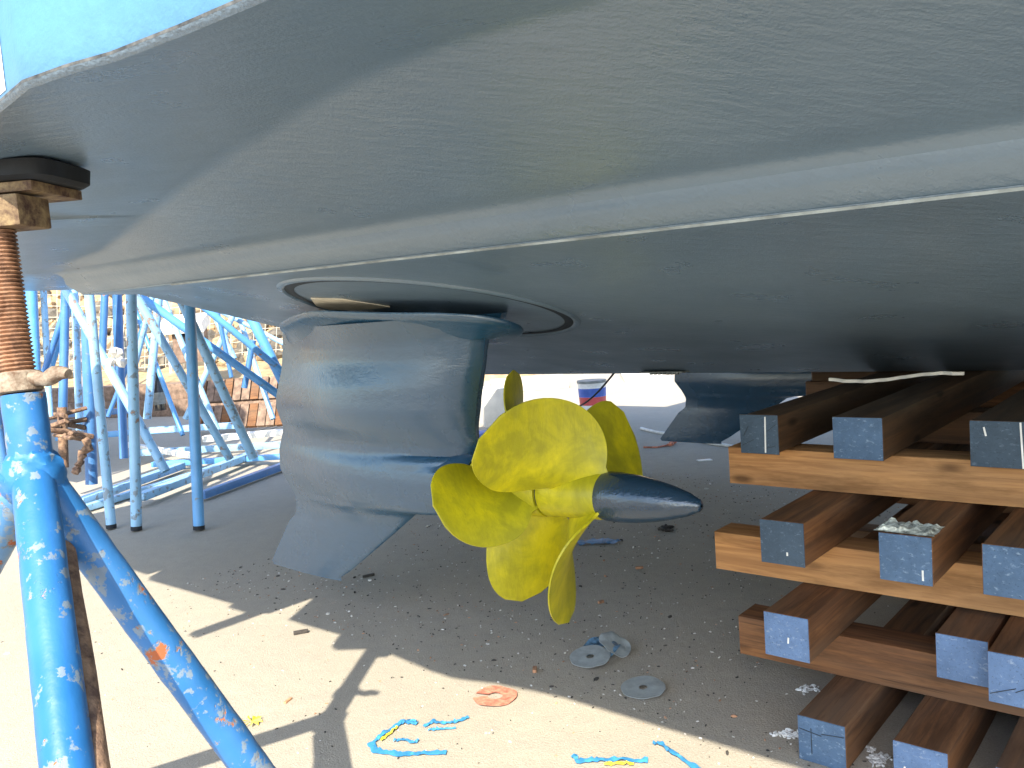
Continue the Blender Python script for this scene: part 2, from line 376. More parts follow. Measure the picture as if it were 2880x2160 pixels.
# hull bottom height at (s,d)
def zbot(s, d): return KZ + (ze(s)-.004-KZ)*((KD-.02)-d)/((KD-.02)-(1.25+.14*sstep(-1.6, -2.9, s)))
# mounting ring, scribed round the pod
def ring(cd_, name='mounting_ring', sgn=1):
    mb = MB(); cs, rr2 = -1.79, .42; rows_ = []
    for k in range(97):
        w = 2*math.pi*k/96; rw = []
        for off, h in ((-.012, .004), (-.009, -.003), (-.003, -.007), (.003, -.007), (.009, -.003), (.012, .004)):
            s = cs+(rr2+off)*math.cos(w); dd = (rr2+off)*math.sin(w); d = 1.72+dd
            z = zbot(s, d)+h; rw.append(B(s, d if sgn > 0 else 2*KD-d, z))
        rows_.append(rw)
    mb.grid(rows_); r1 = mb.build(name, M['antifoul'], yacht)
    g2 = MB(); rows_ = []
    for k in range(97):
        w = 2*math.pi*k/96; rw = []
        for off in (-.036, -.011):
            s = cs+(rr2+off)*math.cos(w); d = 1.72+(rr2+off)*math.sin(w); rw.append(B(s, d if sgn > 0 else 2*KD-d, zbot(s, d)-.0015))
        rows_.append(rw)
    g2.grid(rows_).build('sealant_groove', M['groove'], r1)
ring(1.72); ring(4.54, sgn=-1)
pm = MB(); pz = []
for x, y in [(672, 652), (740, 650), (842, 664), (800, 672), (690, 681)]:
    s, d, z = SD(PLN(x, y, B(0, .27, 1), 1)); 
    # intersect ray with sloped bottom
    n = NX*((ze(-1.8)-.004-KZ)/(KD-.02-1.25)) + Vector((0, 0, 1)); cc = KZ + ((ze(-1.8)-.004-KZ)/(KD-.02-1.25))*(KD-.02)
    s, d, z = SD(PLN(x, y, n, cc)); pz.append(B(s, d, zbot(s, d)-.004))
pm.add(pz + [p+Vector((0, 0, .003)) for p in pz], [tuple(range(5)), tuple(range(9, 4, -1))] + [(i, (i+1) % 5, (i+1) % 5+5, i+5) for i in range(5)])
pm.build('pale_patch', M['palecream'], yacht, smooth=False)  # flat pale cream patch on the hull bottom inside the ring

# drive pod: horizontal sections
PD = 1.72
def pts(l): return sorted(((z, s) for s, z in (DP(x, y, PD) for x, y in l)))
TE = pts([(622, 700), (620, 722), (616, 797), (605, 856), (605, 878), (618, 920), (609, 967), (611, 1010), (631, 1048), (641, 1074), (641, 1108), (626, 1124), (588, 1210), (597, 1227)])
LE = pts([(1050, 700), (1050, 720), (1042, 790), (1030, 861), (1026, 920), (1030, 950)])
skL = pts([(908, 1103), (840, 1163), (754, 1236), (737, 1246)])
zb_sk = DP(690, 1245, PD)[1]
ZA = .567
def le(z):
    if z > LE[0][0]+.0: return interp(LE, z) + .06*sstep(.985, 1.045, z)
    if z > .47:
        return -1.665 - .02*((z-ZA)/.1)**2 if z < .62 else -1.670 + (LE[0][1]+1.670)*sstep(.62, LE[0][0], z)
    return interp(skL + [(.47, -1.70)], z)
def hw(z):
    return interp([(.15, .010), (.30, .018), (.39, .026), (.43, .040), (.455, .060), (.48, .082), (.52, .094), (.567, .098), (.60, .094), (.64, .080), (.67, .082), (.70, .104), (.73, .126), (.78, .142), (.85, .138), (.93, .122), (.98, .124), (1.01, .140), (1.045, .165)], z)
def pod(sgn, par):
    def Q(s, y, z): return B(s, (PD+y) if sgn > 0 else (2*KD-PD-y), z)
    mb = MB(); rows_ = []; zs = list(np.linspace(zb_sk+.004, .46, 22)) + list(np.linspace(.468, .70, 26)) + list(np.linspace(.71, 1.045, 26)); n = 18
    for z in zs:
        a, b_ = interp(TE, z), le(z); w = hw(z); ch = b_-a; row = []
        # rounded ramp on the bottom edge of the skeg
        prof = []
        for k in range(n+1):
            u = k/n; x = (1-math.cos(math.pi*u))/2          # 0 trailing, 1 leading
            nose = .42 if z > .64 or z < .46 else .2
            y = min(1, math.sqrt(max(0, 1-x)/nose*(2-(1-x)/nose)) if (1-x) < nose else 1)
            tail = (.12 + .88*math.sin(min(1, x/.66)*math.pi/2)**1.15); y *= tail
            if .50 < z < .61: # torpedo body: cut to a round nose face
                y = min(1, math.sqrt(max(0, 1-((1-x)<.01)))) * tail if x > .97 else y if False else tail*(1-.12*sstep(.6, 1, x))
            prof.append((a+ch*x, w*y))
        row = [Q(s, -y, z) for s, y in prof] + [Q(s, y, z) for s, y in reversed(prof)]
        rows_.append(row)
    mb.grid(rows_, closed=True); mb.add(rows_[0], [tuple(range(len(rows_[0])))]); mb.add(rows_[-1], [tuple(range(len(rows_[-1])))])
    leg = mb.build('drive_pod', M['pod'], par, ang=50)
    # torpedo nose sleeve towards the hubs
    tn = MB(); rw = []
    for s, r in ((-2.05, .02), (-1.98, .065), (-1.85, .082), (-1.72, .088), (-1.645, .088), (-1.636, .085), (-1.636, .02)):
        rw.append([Q(s, r*math.cos(2*math.pi*k/40), ZA+r*math.sin(2*math.pi*k/40)) for k in range(40)])
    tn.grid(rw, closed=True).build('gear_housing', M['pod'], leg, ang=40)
    # collar against the hull
    cl = MB(); rw = []
    for z, gs, gw in ((.975, .0, .09), (.990, .05, .130), (.998, .080, .166), (1.003, .092, .176), (1.012, .095, .180), (1.018, .093, .178), (1.021, .05, .16), (1.022, -.26, .05), (1.11, -.28, .04)):
        row = []; a, b_ = (-2.50-gs*.3, -1.575+gs) if gs > -.2 else (-2.02, -1.80)
        for k in range(48):
            w = 2*math.pi*k/48; cx = (a+b_)/2; hx = (b_-a)/2; sx = math.cos(w); sy = math.sin(w)
            taperk = .62+.38*sstep(-1, -.1, sx)
            tilt = (-.30*gw*math.copysign(abs(sy)**.8, sy)*min(1, max(0, gs+.02)/.09) + .046*min(1, max(0, gs)/.05)*(1-sstep(-1, .6, sx))) / .6 / taperk
            row.append(Q(cx+hx*sx, (.08 if gs < -.2 else 0)+gw*taperk*math.copysign(abs(sy)**.8, sy), z + tilt*taperk*.6*(taperk if gs > 0 else 1)))
        rw.append(row)
    cl.grid(rw, closed=True).build('mounting_collar', M['pod'], leg, ang=60)
    sl2 = MB()
    for k in range(5):
        z = .60+.028*k; s = le(z+.12)-.012
        sl2.box(Q(s-.02, -hw(z+.12)*.86, z+.12), .02, .004, .010, ROT_A)
    return leg
def blade_mesh(p, sg, off, th=.010, PDx=PD, mir=1):
    R_, c_, P_, s0, rake, skew, r0_, q, root, pw, ph0 = p; nt, nv = 26, 20; A_, B_ = [], []; phi = ph0+off; sg = sg*mir
    if mir < 0: phi = -ph0+off; skew = skew
    for i in range(nt+1):
        T = -.12+1.12*i/nt; r = r0_ + T*(R_-r0_); Tc = max(0, T)
        w = c_*(root+(1-root)*math.sin(math.pi*min(1, Tc/(2*q)))) if Tc <= q else c_*math.sqrt(max(0, 1-((Tc-q)/(1-q))**pw))
        w = max(w, .004); ra, rb = [], []
        for j in range(nv+1):
            V = -.5+j/nv; u = V*w; be = math.atan(P_/(2*math.pi*r)); tk = th*(1-.75*Tc)*max(.10, 1-(2*V)**2)**.5 + .0014
            ax = u*math.sin(be)+rake*T; an = phi+sg*(u*math.cos(be)/r)+skew*sg*T*T
            er = -NX*math.sin(an)+Vector((0, 0, math.cos(an))); et = -NX*math.cos(an)-Vector((0, 0, math.sin(an)))
            nrm = AX*math.cos(be) - et*sg*math.sin(be); c0 = B(s0+ax, PDx, ZA) + er*r
            ra.append(c0+nrm*tk/2); rb.append(c0-nrm*tk/2)
        A_.append(ra); B_.append(rb)
    mb = MB(); rows_ = [ra+list(reversed(rb)) for ra, rb in zip(A_, B_)]
    mb.grid(rows_, closed=True); mb.add(rows_[-1], [tuple(range(len(rows_[-1])))]); return mb
FP = (.3534, .3194, .7119, -1.2746, -.0801, -.3924, .0714, .5625, .4908, 1.6437, .6215)
RP = (.3207, .2522, .8358, -1.4685, -.0397, -.1275, .0848, .4308, .6271, 2.6886, 1.641)
def lathe(prof, n=48, PDx=PD):
    mb = MB(); mb.grid([[B(s, PDx-r*math.sin(2*math.pi*k/n), ZA+r*math.cos(2*math.pi*k/n)) for k in range(n)] for s, r in prof], closed=True)
    return mb
def prop_set(PDx, mir, turn, turn2):
    f = lathe([(-1.212, .02), (-1.213, .058), (-1.222, .0615), (-1.26, .0635), (-1.32, .0665), (-1.37, .069), (-1.386, .070), (-1.391, .0685), (-1.392, .03)], PDx=PDx).build('front_propeller', M['yellow'], yacht)
    for k in range(3): blade_mesh(FP, -1, -2*math.pi/3*k+turn, .016, PDx, mir).build('blade', M['yellow'], f, ang=60)
    r = lathe([(-1.398, .03), (-1.399, .0705), (-1.404, .073), (-1.47, .077), (-1.56, .082), (-1.624, .086), (-1.63, .083), (-1.631, .03)], PDx=PDx).build('rear_propeller', M['yellow'], yacht)
    for k in range(4): blade_mesh(RP, 1, math.pi/2*k+turn2, .016, PDx, mir).build('blade', M['yellow'], r, ang=60)
    lathe([(-1.386, .055), (-1.386, .063), (-1.402, .063), (-1.402, .055)], PDx=PDx).build('shaft_gap', M['groove'], yacht)
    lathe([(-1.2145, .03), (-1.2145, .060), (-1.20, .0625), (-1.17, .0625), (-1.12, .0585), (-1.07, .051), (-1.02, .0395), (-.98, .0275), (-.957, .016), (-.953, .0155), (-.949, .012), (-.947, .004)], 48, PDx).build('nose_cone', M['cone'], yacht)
pod(1, yacht); pod(-1, yacht); prop_set(PD, 1, 0, 0)
# small anode / intake grille on the keel
an = MB(); p = B(*[DP(1440, 797, KD-.06)[0], KD-.09, 0])
for k in range(7):
    an.box(B(DP(1410+9*k, 797, KD-.1)[0], KD-.10, zbot(-1.6, KD-.10)-.006), .012, .07, .012, ROT_A+.3)
an.box(B(DP(1437, 797, KD-.1)[0], KD-.10, zbot(-1.6, KD-.10)-.002), .20, .075, .006, ROT_A)
an.build('intake_grille', M['steel'], yacht)

# ------------------------------------------------------------ timber cribbing
T = .104
def timber(kind, s, d, z, length, label, wood, end, w=.106, h=T, group=None, drips=(), cracks=(), left=None, end2=True, bev=.006, tilt=0, name='timber'):
    """kind 'n' runs athwart (away from the camera), its near end at d; 'a' runs along the boat, its left end at s"""
    e = empty(name, B(s, d, z), ROT_N if kind == 'n' else ROT_A); e.rotation_euler.z += tilt
    tag(e, label, 'timber', group)
    me = MB(); nseg = 10
    rows_ = []; sd = RN.uniform(0, 99)
    ww, hh = w/2, h
    prof = [(-ww, 0), (ww, 0), (ww, hh), (-ww, hh)]
    for i in range(nseg+1):
        x = length*i/nseg
        rows_.append([Vector((x, y+.0022*noise.noise(Vector((x*3, y*20+sd, 0))), max(0, zz-(.002*abs(noise.noise(Vector((x*3, sd, zz*20)))) if zz > 0 else 0)))) for y, zz in prof])
    me.grid(rows_, closed=True); me.add(rows_[0], [(0, 1, 2, 3)]); me.add(rows_[-1], [(3, 2, 1, 0)])
    def loc(mb, nm, mt, par, **k):
        o = mb.build(nm, mt, None, **k); o.parent = par; return o
    body = loc(me, 'beam', wood, e, bevel=bev, ang=50)
    if end:
        pm_ = MB(); pm_.box((-.0015, 0, hh/2), .003, w-.002, hh-.002); pe = loc(pm_, 'painted_end', end, e, bevel=.001)
        for (y, zz, a_, ln) in drips:
            dm = MB(); R = Matrix.Rotation(a_, 3, 'X'); dm.box((-.004, y, zz), .0016, .0035, ln, R=R); loc(dm, 'paint_mark', M['white'], e)
        for (y, zz, a_, ln) in cracks:
            dm = MB(); R = Matrix.Rotation(a_, 3, 'X'); dm.box((-.0036, y, zz), .0012, .0014, ln, R=R); loc(dm, 'crack', M['groove'], e)
    return e
W = M
grp = 'timbers stacked as cribbing under the keel'
LN = 2.3
def lay(k): return k*.105
# ground layer
timber('n', -.700, 1.75, lay(0), LN, 'leftmost timber of the bottom layer, blue end cracked across, lying on the ground', W['wood_brown'], W['end_blue'], group=grp, cracks=((-.026, .076, 1.45, .05), (.024, .071, 1.68, .05), (.022, .05, 0, .06)))
timber('n', -.497, 1.75, lay(0), LN, 'middle timber of the bottom layer with plain light blue end cut by the frame', W['wood_brown'], W['end_light'], group=grp, drips=((-.02, .045, 0, .005), (.03, .05, .3, .006)))
timber('n', -.308, 1.75, lay(0), LN, 'bottom layer timber in the lower right corner, only its top and end edge in view', W['wood_brown'], W['end_light'], group=grp)
timber('n', -.10, 1.75, lay(0), LN, 'bottom layer timber beyond the right edge of the view', W['wood_brown'], W['end_light'], group=grp)
timber('n', -.787, 1.79, lay(2), LN, 'light blue ended timber alone at left of the third layer from the ground', W['wood_brown'], W['end_light'], group=grp, drips=((-.005, .045, .1, .014),))
timber('n', -.440, 1.86, lay(2), LN, 'light blue ended timber set back beside its neighbour in the third layer', W['wood_brown'], W['end_light'], group=grp, w=.100, h=.098)
timber('n', -.324, 1.80, lay(2), LN, 'third layer timber at right edge with dark crack across its pale blue end', W['wood_brown'], W['end_light'], group=grp, w=.112, cracks=((.03, .028, 1.15, .05), (-.015, .045, 1.0, .055)))
timber('n', -.800, 1.82, lay(4), LN, 'grey-blue ended timber at left of the fifth layer under the thick orange beam', W['wood_brown'], W['end_slate'], group=grp, drips=((-.012, .028, 0, .008),))
timber('n', -.533, 1.82, lay(4), LN, 'blue ended timber with crumpled pale sheet on top, centre of the fifth layer', W['wood_brown'], W['end_blue'], group=grp, drips=((-.034, .022, 0, .022),))
timber('n', -.336, 1.82, lay(4), LN, 'blue ended timber with white scuff, right of the fifth layer', W['wood_brown'], W['end_blue'], group=grp)
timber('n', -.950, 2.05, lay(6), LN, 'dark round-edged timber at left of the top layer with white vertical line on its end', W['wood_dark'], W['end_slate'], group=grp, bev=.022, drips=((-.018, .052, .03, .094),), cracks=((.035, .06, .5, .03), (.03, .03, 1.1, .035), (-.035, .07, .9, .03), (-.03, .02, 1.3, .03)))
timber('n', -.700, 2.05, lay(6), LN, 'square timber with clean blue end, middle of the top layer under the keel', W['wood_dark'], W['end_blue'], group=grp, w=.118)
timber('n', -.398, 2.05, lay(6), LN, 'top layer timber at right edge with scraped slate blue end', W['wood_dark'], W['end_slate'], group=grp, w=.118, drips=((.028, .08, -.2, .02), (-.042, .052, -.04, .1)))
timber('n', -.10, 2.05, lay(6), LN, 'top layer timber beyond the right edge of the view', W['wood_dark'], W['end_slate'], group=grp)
timber('a', -1.00, 1.98+.053, lay(1), 1.6, 'lowest long brown beam with broken left end, second layer from the ground', W['wood_brown'], None, group=grp)
timber('a', -1.073, 2.01+.053, lay(3), 1.7, 'long orange-brown beam with dark stripes, middle of the stack', W['wood_orange'], None, group=grp)
timber('a', -1.080, 2.13+.053, lay(5), 1.7, 'thick long orange beam with knots just below the top layer', W['wood_orange'], None, group=grp)
for i, (d, s1, s3, s5) in enumerate(((2.95, -1.06, -1.0, -1.05), (3.8, -1.0, -1.1, -1.5))):
    for lv, s in ((1, s1), (3, s3), (5, s5)):
        timber('a', s, d, lay(lv), 1.6, ('middle' if i == 0 else 'rear') + ' cross beam of the %s cross layer, in shadow behind the stack front' % {1: 'lowest', 3: 'centre', 5: 'highest'}[lv], W['wood_brown'], M['brownbeam'], group=grp)
# crack lines and scuffs on painted ends are separate flat scrapes
def endmark(s, d, z, w, h, name, label, mt, ang=0):
    mb = MB(); mb.box(B(s, d-.0045, z), w, .002, h, R=Matrix.Rotation(ROT_A, 3, 'Z') @ Matrix.Rotation(ang, 3, 'Y')); return mb

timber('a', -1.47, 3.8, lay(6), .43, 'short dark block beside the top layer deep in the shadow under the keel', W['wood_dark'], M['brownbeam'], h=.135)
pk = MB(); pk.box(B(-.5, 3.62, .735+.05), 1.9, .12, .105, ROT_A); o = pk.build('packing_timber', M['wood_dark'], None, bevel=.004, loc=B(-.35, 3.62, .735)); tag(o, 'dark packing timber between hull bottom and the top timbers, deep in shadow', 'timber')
# crumpled sheet lying on fifth-layer timber
cr = MB(); rw = []
for i in range(15):
    r = []
    for j in range(22):
        s = -.595+.118*j/21; d = 1.818+.085*i/14
        zz = lay(5)-.001+.004+.012*abs(noise.noise(Vector((s*60, d*60, 1))))+.010*abs(noise.noise(Vector((s*25, d*30, 4))))
        edge = min(i, 14-i, j, 21-j); 
        if edge < 2: zz = lay(5)+.0015+.003*edge*abs(noise.noise(Vector((s*90, d*90, 2))))
        r.append(B(s+.004*noise.noise(Vector((i, j, 0.3))), d+.004*noise.noise(Vector((i*.7, j*.9, 5))), zz))
    rw.append(r)
o = cr.grid(rw).build('crumpled_sheet', M['paper'], smooth=False); tag(o, 'crumpled white and green plastic sheet lying on a blue-ended timber', 'plastic sheet')
# pale strip trapped between keel and top timbers
ps_ = []
for k in range(40):
    u = k/39; x = 1790+290*u; y = 818+7*math.sin(u*math.pi*1.7+.2)-6*u
    ps_.append(PLN(x, y, NX, 2.5)+NX*(.006*math.sin(k)))
sm = MB(); sm.grid([[p+Vector((0, 0, -.005)), p+Vector((0, 0, .004)), p+Vector((0, 0, .004))+NX*.01, p+Vector((0, 0, -.005))+NX*.01] for p in ps_], closed=True)
tag(sm.build('batten_strip', M['palesheet']), 'thin wavy pale strip squeezed between the hull and the top timbers', 'strip')

# ------------------------------------------------------------ jack stand in front
J = ATD(70, 1012, 1.26)
TOPC = ATD(50, 852, 1.262); 
stand = empty('jack_stand', (J.x, J.y, 0)); tag(stand, 'blue chipped boat jack stand with rusty threaded screw holding the hull at left', 'boat stand')
RC = .0305
ax_col = (TOPC-J).normalized()
c = MB(); N_ = 26; c.tube([J-ax_col*.05+(TOPC-J+ax_col*.05)*(i/N_) for i in range(N_+1)], RC, 40, jit=.0012); c.build('column', M['stand_blue'], stand)
def leg(px, py, depth, r=.0275, mt='stand_blue', start=None):
    p = ATD(px, py, depth); q0 = start or J; dr = (p-q0); foot = q0+dr*(q0.z/(-dr.z))
    mb = MB(); n = 40; mb.tube([q0+(foot-q0)*(i/n) for i in range(n+1)], r, 36, jit=.0012)
    L_ = mb.build('leg', M[mt], stand, ang=60)
    f = MB(); f.tube([foot+Vector((0, 0, .0)), foot+Vector((0, 0, .008))], .06, 20); f.build('foot_plate', M['rust'], L_)
    return foot
f1 = leg(544, 1659, 1.41, .0300, 'stand_leg'); f2 = leg(146, 1659, 1.0, .0295); f3 = leg(-60, 1262, 1.36, .030, 'stand_white')
# rusty angle brace beside the near leg
bq = J+Vector((.012, .03, -.10)); bp = ATD(199, 1659, 1.02); dr = bp-bq; bf = bq+dr*(bq.z/(-dr.z))
bb = MB(); bb.tube([bq+(bf-bq)*(i/20) for i in range(21)], .020, 12, jit=.003); bb.build('brace', M['rust'], stand)
# weld lump at the joint
wl = MB(); rw = []
for i in range(25):
    th_ = math.pi*i/24; rw.append([J+Vector((math.sin(th_)*math.cos(2*math.pi*k/32)*.034, math.sin(th_)*math.sin(2*math.pi*k/32)*.034, math.cos(th_)*.045-.006))*(1+.18*noise.noise(Vector((i*.7, math.cos(k*.196)*3, math.sin(k*.196)*3)))) for k in range(32)])
rw = [[Vector(v) for v in r] for r in rw]
wl.grid([[J+(v/1 - J)*1.0 for v in r] for r in [[J+(v-J) for v in r] for r in rw]], closed=True)
wl.v = []; wl.f = []
rw = []
for i in range(25):
    th_ = math.pi*i/24; r = []
    for k in range(32):
        dv = Vector((math.sin(th_)*math.cos(2*math.pi*k/32), math.sin(th_)*math.sin(2*math.pi*k/32), math.cos(th_)))
        r.append(J+Vector((dv.x*.044, dv.y*.044, dv.z*.050-.012))*(1)+dv*(.006*noise.noise(dv*5)))
    rw.append(r)
wl.grid(rw, closed=True).build('weld', M['weld'], stand)
# nut with handle
ncen = ATD(38, 826, 1.262); sc_top = ATD(-14, 470, 1.262); sdir = (sc_top-ncen).normalized()
nt_ = MB(); nt_.tube([ncen-sdir*.016, ncen-sdir*.014, ncen+sdir*.012, ncen+sdir*.015], [.030, .034, .034, .030], 26, jit=.0025); nut = nt_.build('nut', M['nut'], stand)
hd = MB(); hp = ATD(148, 806, 1.225); h0 = ncen+(hp-ncen)*.18; hd.tube([h0+(hp-h0)*(i/10)+Vector((0, 0, .003*math.sin(i))) for i in range(11)], [.009, .010, .010, .0105, .010, .011, .0115, .012, .0115, .010, .007], 14, jit=.003); hd.build('handle', M['nut'], nut)
# threaded screw
sw = MB(); L_ = (sc_top-ncen).length+.05; turns = L_/.0062; a = sdir.orthogonal().normalized(); b_ = sdir.cross(a); nseg = int(turns*6); rw = []
for i in range(nseg*1+1):
    r = []
    for k in range(32):
        w = 2*math.pi*k/32; ph = (i/6.0 - k/32) % 1.0
        rad = .0235 + .0048*(1-abs(ph*2-1))
        r.append(ncen+sdir*(L_*i/nseg)+(a*math.cos(w)+b_*math.sin(w))*rad)
    rw.append(r)
sw.grid(rw, closed=True).build('threaded_screw', M['screw'], stand, ang=80)
# head: bracket, plywood packer, rubber pad, under the hull
def zpan(s, d):
    sec = section(s); sec = sorted(sec); return interp(sec, d)
pc = ATD(-22, 376, 1.30); ps0, pd0, _ = SD(pc)
hz = zpan(ps0, pd0); Rz = ROT_A+.62
br = MB(); hb0 = ATD(18, 462, 1.262); plz = ATD(-22, 414, 1.262).z
br.box((hb0.x, hb0.y, hb0.z), .085, .075, .046, Rz); br.build('screw_head', M['plate'], stand, bevel=.004)
pl = MB(); pl.box((pc.x, pc.y, plz), .215, .125, .015, Rz); pl.build('head_plate', M['plate'], stand, bevel=.002)
zt = zpan(ps0, pd0-.05)
pd_ = MB(); z1 = plz+.0085; 
R = Matrix.Rotation(Rz, 3, 'Z'); rws = []
for zz, ex in ((z1, .0), (z1+.006, .008), (z1+.028, .010), (None, .004)):
    row = []
    for k in range(40):
        w = 2*math.pi*k/40; hx, hy = .122+ex, .070+ex
        x = hx*math.copysign(abs(math.cos(w))**.35, math.cos(w)); y = hy*math.copysign(abs(math.sin(w))**.35, math.sin(w))
        p = Vector((pc.x, pc.y, 0)) + R @ Vector((x, y, 0))
        s_, d_, _2 = SD(p); p.z = min(zpan(s_, d_)-.001, plz+.040) if zz is None else zz
        p += Vector((noise.noise(p*30), noise.noise(p*30+Vector((5, 0, 0))), 0))*.003; row.append(p)
    rws.append(row)
pd_.grid(rws, closed=True); pd_.add(rws[0], [tuple(range(40))]); pd_.add(rws[-1], [tuple(range(40))]); pd_.build('rubber_pad', M['black'], stand)

# second stand whose pipe edge shows at the far left
s2 = ATD(2, 905, 4.7); e2 = empty('jack_stand', (s2.x, s2.y, 0)); tag(e2, 'second jack stand, only a grey pipe and rusty screw showing at the far left edge', 'boat stand')
mb = MB(); mb.tube([(s2.x, s2.y, 0), (s2.x-.03, s2.y, s2.z+.05)], .030, 20).build('column', M['tube_dark'], e2)
mb = MB(); mb.tube([(s2.x-.03, s2.y, s2.z+.05), (s2.x-.05, s2.y, 1.22)], .022, 16).build('threaded_screw', M['screw'], e2)
# unseen boat added left of the view to shade the tube stands
nb = empty('unseen_shade_boat', B(-9, .6, 0)); tag(nb, 'unseen white boat added beyond the left edge to shade the tube stands', 'boat')
nh = MB(); rw = []
for i in range(13):
    u = i/12; s_ = -12.5+6.3*u; k = 1-.75*u**3; d0 = .3+.5*math.sin(u*1.5)
    rw.append([B(s_, d0+1.0-k*1.15, 3.0), B(s_, d0+1.0-k*1.0, 1.5), B(s_, d0+1.0, .8), B(s_, d0+1.0+k*1.0, 1.5), B(s_, d0+1.0+k*1.15, 3.0)])
nh.grid(rw, closed=True); nh.add(rw[0], [tuple(range(5))]); nh.add(rw[-1], [tuple(range(5))]); nh.build('hull', M['gel'], nb)
for s_ in (-11.5, -9.5, -7.5):
    mb = MB(); mb.box(B(s_, 1.5, .42), .3, .5, .84, ROT_A); mb.build('keel_block', M['wood_brown'], nb)

# ------------------------------------------------------------ tripod stands and bars behind
def tubes(label, lst, foot=None, group='blue tube stands stacked behind the boat'):
    """(x0,y0,depth0, x1,y1,depth1, radius, material)"""
    ends = [ATD(a[3], a[4], a[5]) for a in lst]; b0 = min(ends, key=lambda p: p.z)
    e = empty('tube_stand', (b0.x, b0.y, 0)); tag(e, label, 'tube stand', group)
    for (x0, y0, d0, x1, y1, d1, r, mt) in lst:
        p, q = ATD(x0, y0, d0), ATD(x1, y1, d1)
        if q.z < .02: q = p+(q-p)*((p.z-.005)/(p.z-q.z))
        ext = (p-q)*(.25 if y0 < 700 else .002)
        mb = MB(); mb.tube([p+ext, p, (p+q)/2, q], r, 18, caps=False)
        mb.tube([q, q+(p-q).normalized()*.05], r*.86, 18, caps=False); o_ = mb.build('tube', M[mt], e)
        if q.z < .05: rf = MB(); n_ = (p-q).normalized(); rf.tube([q, q+n_*.022], r*1.04, 18); rf.build('rubber_foot', M['black'], o_)
        cp = MB(); n_ = (p-q).normalized(); cp.tube([q+n_*.03, q+n_*.032], r*.85, 18); cp.build('tube_bore', M['groove'], o_)
EXTRA = 1
def gd(x, y): return (G(x, y)-CAMP).dot(fw)
D1 = gd(241, 1143); D2 = gd(295, 1147); D3 = gd(430, 1146)
tubes('light blue stand with nearest left upright and long brace running behind it', [(191, 620, D1, 241, 1143, D1, .0265, 'tube_light'), (122, 590, D1+.5, 358, 1018, D1+.35, .027, 'tube_light'), (142, 600, D1+.9, 135, 912, D1+.9, .028, 'tube_dark')])
tubes('pale worn upright stand second from left with two braces going right', [(283, 615, D2, 295, 1147, D2, .0285, 'tube_light'), (292, 635, D2+.25, 497, 992, D2+.5, .025, 'tube_light'), (288, 630, D2+.5, 606, 856, D2+.7, .025, 'tube_blue')])
tubes('blue upright stand nearest the drive with white chipped diagonal', [(409, 640, D3, 430, 1146, D3, .029, 'tube_blue'), (388, 640, D3+.3, 548, 990, D3+.5, .028, 'tube_light'), (430, 655, D3+.8, 622, 812, D3+1, .022, 'tube_blue')])
tubes('bright blue leaning stand seen just left of the drive pod', [(545, 690, 5.6, 618, 838, 5.6, .034, 'tube_blue'), (547, 735, 6.2, 528, 838, 6.2, .022, 'tube_dark'), (463, 680, 6.3, 506, 775, 6.3, .022, 'tube_light'), (470, 672, 5.9, 500, 815, 5.9, .015, 'tube_dark')])
tubes('dark blue upright stand farthest left behind the screw', [(66, 590, 4.9, 77, 830, 4.9, .031, 'tube_blue'), (48, 590, 5.4, 60, 960, 5.4, .028, 'tube_dark'), (133, 690, 5.6, 92, 815, 5.6, .02, 'tube_dark')])
tubes('shaded dark blue stand in the middle of the row', [(228, 600, 6.3, 221, 765, 6.3, .027, 'tube_dark'), (252, 600, 6.5, 258, 800, 6.5, .036, 'tube_dark'), (259, 780, 5.7, 268, 990, 5.7, .028, 'tube_dark'), (345, 625, 5.8, 318, 905, 5.8, .027, 'tube_light'), (311, 700, 6.4, 233, 900, 6.4, .016, 'tube_dark')])
tubes('grey steel post standing in shade left of the tubes', [(188, 700, 5.2, 198, 1046, 5.2, .035, 'tube_dark'), (134, 880, 5.0, 138, 1010, 5.0, .027, 'rust')])
tubes('pale blue tubes leaning right between the second and third uprights', [(330, 640, 5.9, 262, 905, 6.1, .020, 'tube_light'), (355, 650, 6.4, 470, 930, 6.2, .022, 'tube_light'), (300, 690, 6.6, 395, 940, 6.4, .018, 'tube_blue')])
tubes('thin pale stand behind the planks with crossing braces', [(500, 690, 6.9, 400, 905, 6.9, .022, 'tube_light'), (520, 695, 7.2, 590, 905, 7.0, .022, 'tube_light'), (452, 660, 7.0, 618, 745, 7.0, .02, 'tube_light')])
tubes('pale upright and brace next to the screw with light reaching its foot', [(92, 590, 6.0, 108, 900, 6.0, .022, 'tube_light'), (170, 600, 6.2, 100, 830, 6.2, .02, 'tube_blue'), (160, 600, 5.9, 172, 930, 5.9, .024, 'tube_light')])
def bar(x0, y0, x1, y1, z, w, h, mt, label):
    p, q = G(x0, y0, z), G(x1, y1, z); c = (p+q)/2; dv = q-p
    mb = MB(); mb.box(c, dv.length, w, h, math.atan2(dv.y, dv.x)); o = mb.build('flat_bar', M[mt], None, bevel=.004, loc=(c.x, c.y, z)); tag(o, label, 'steel bar', 'blue steel bars lying between the stands')
bar(122, 946, 415, 925, .22, .05, .05, 'tube_blue', 'long blue bar crossing low behind the three uprights')
bar(318, 930, 520, 918, .27, .05, .05, 'tube_light', 'pale blue bar just below the brown planks')
bar(440, 948, 640, 931, .13, .10, .05, 'white', 'wide white bar running behind the drive pod')
bar(300, 978, 622, 960, .10, .05, .05, 'tube_light', 'pale bar under the wide white bar')
bar(330, 1003, 625, 985, .06, .06, .04, 'tube_blue', 'blue bar lying third from the planks')
bar(170, 1085, 392, 1006, .05, .07, .05, 'tube_light', 'pale bar from the left upright to the diagonal foot')
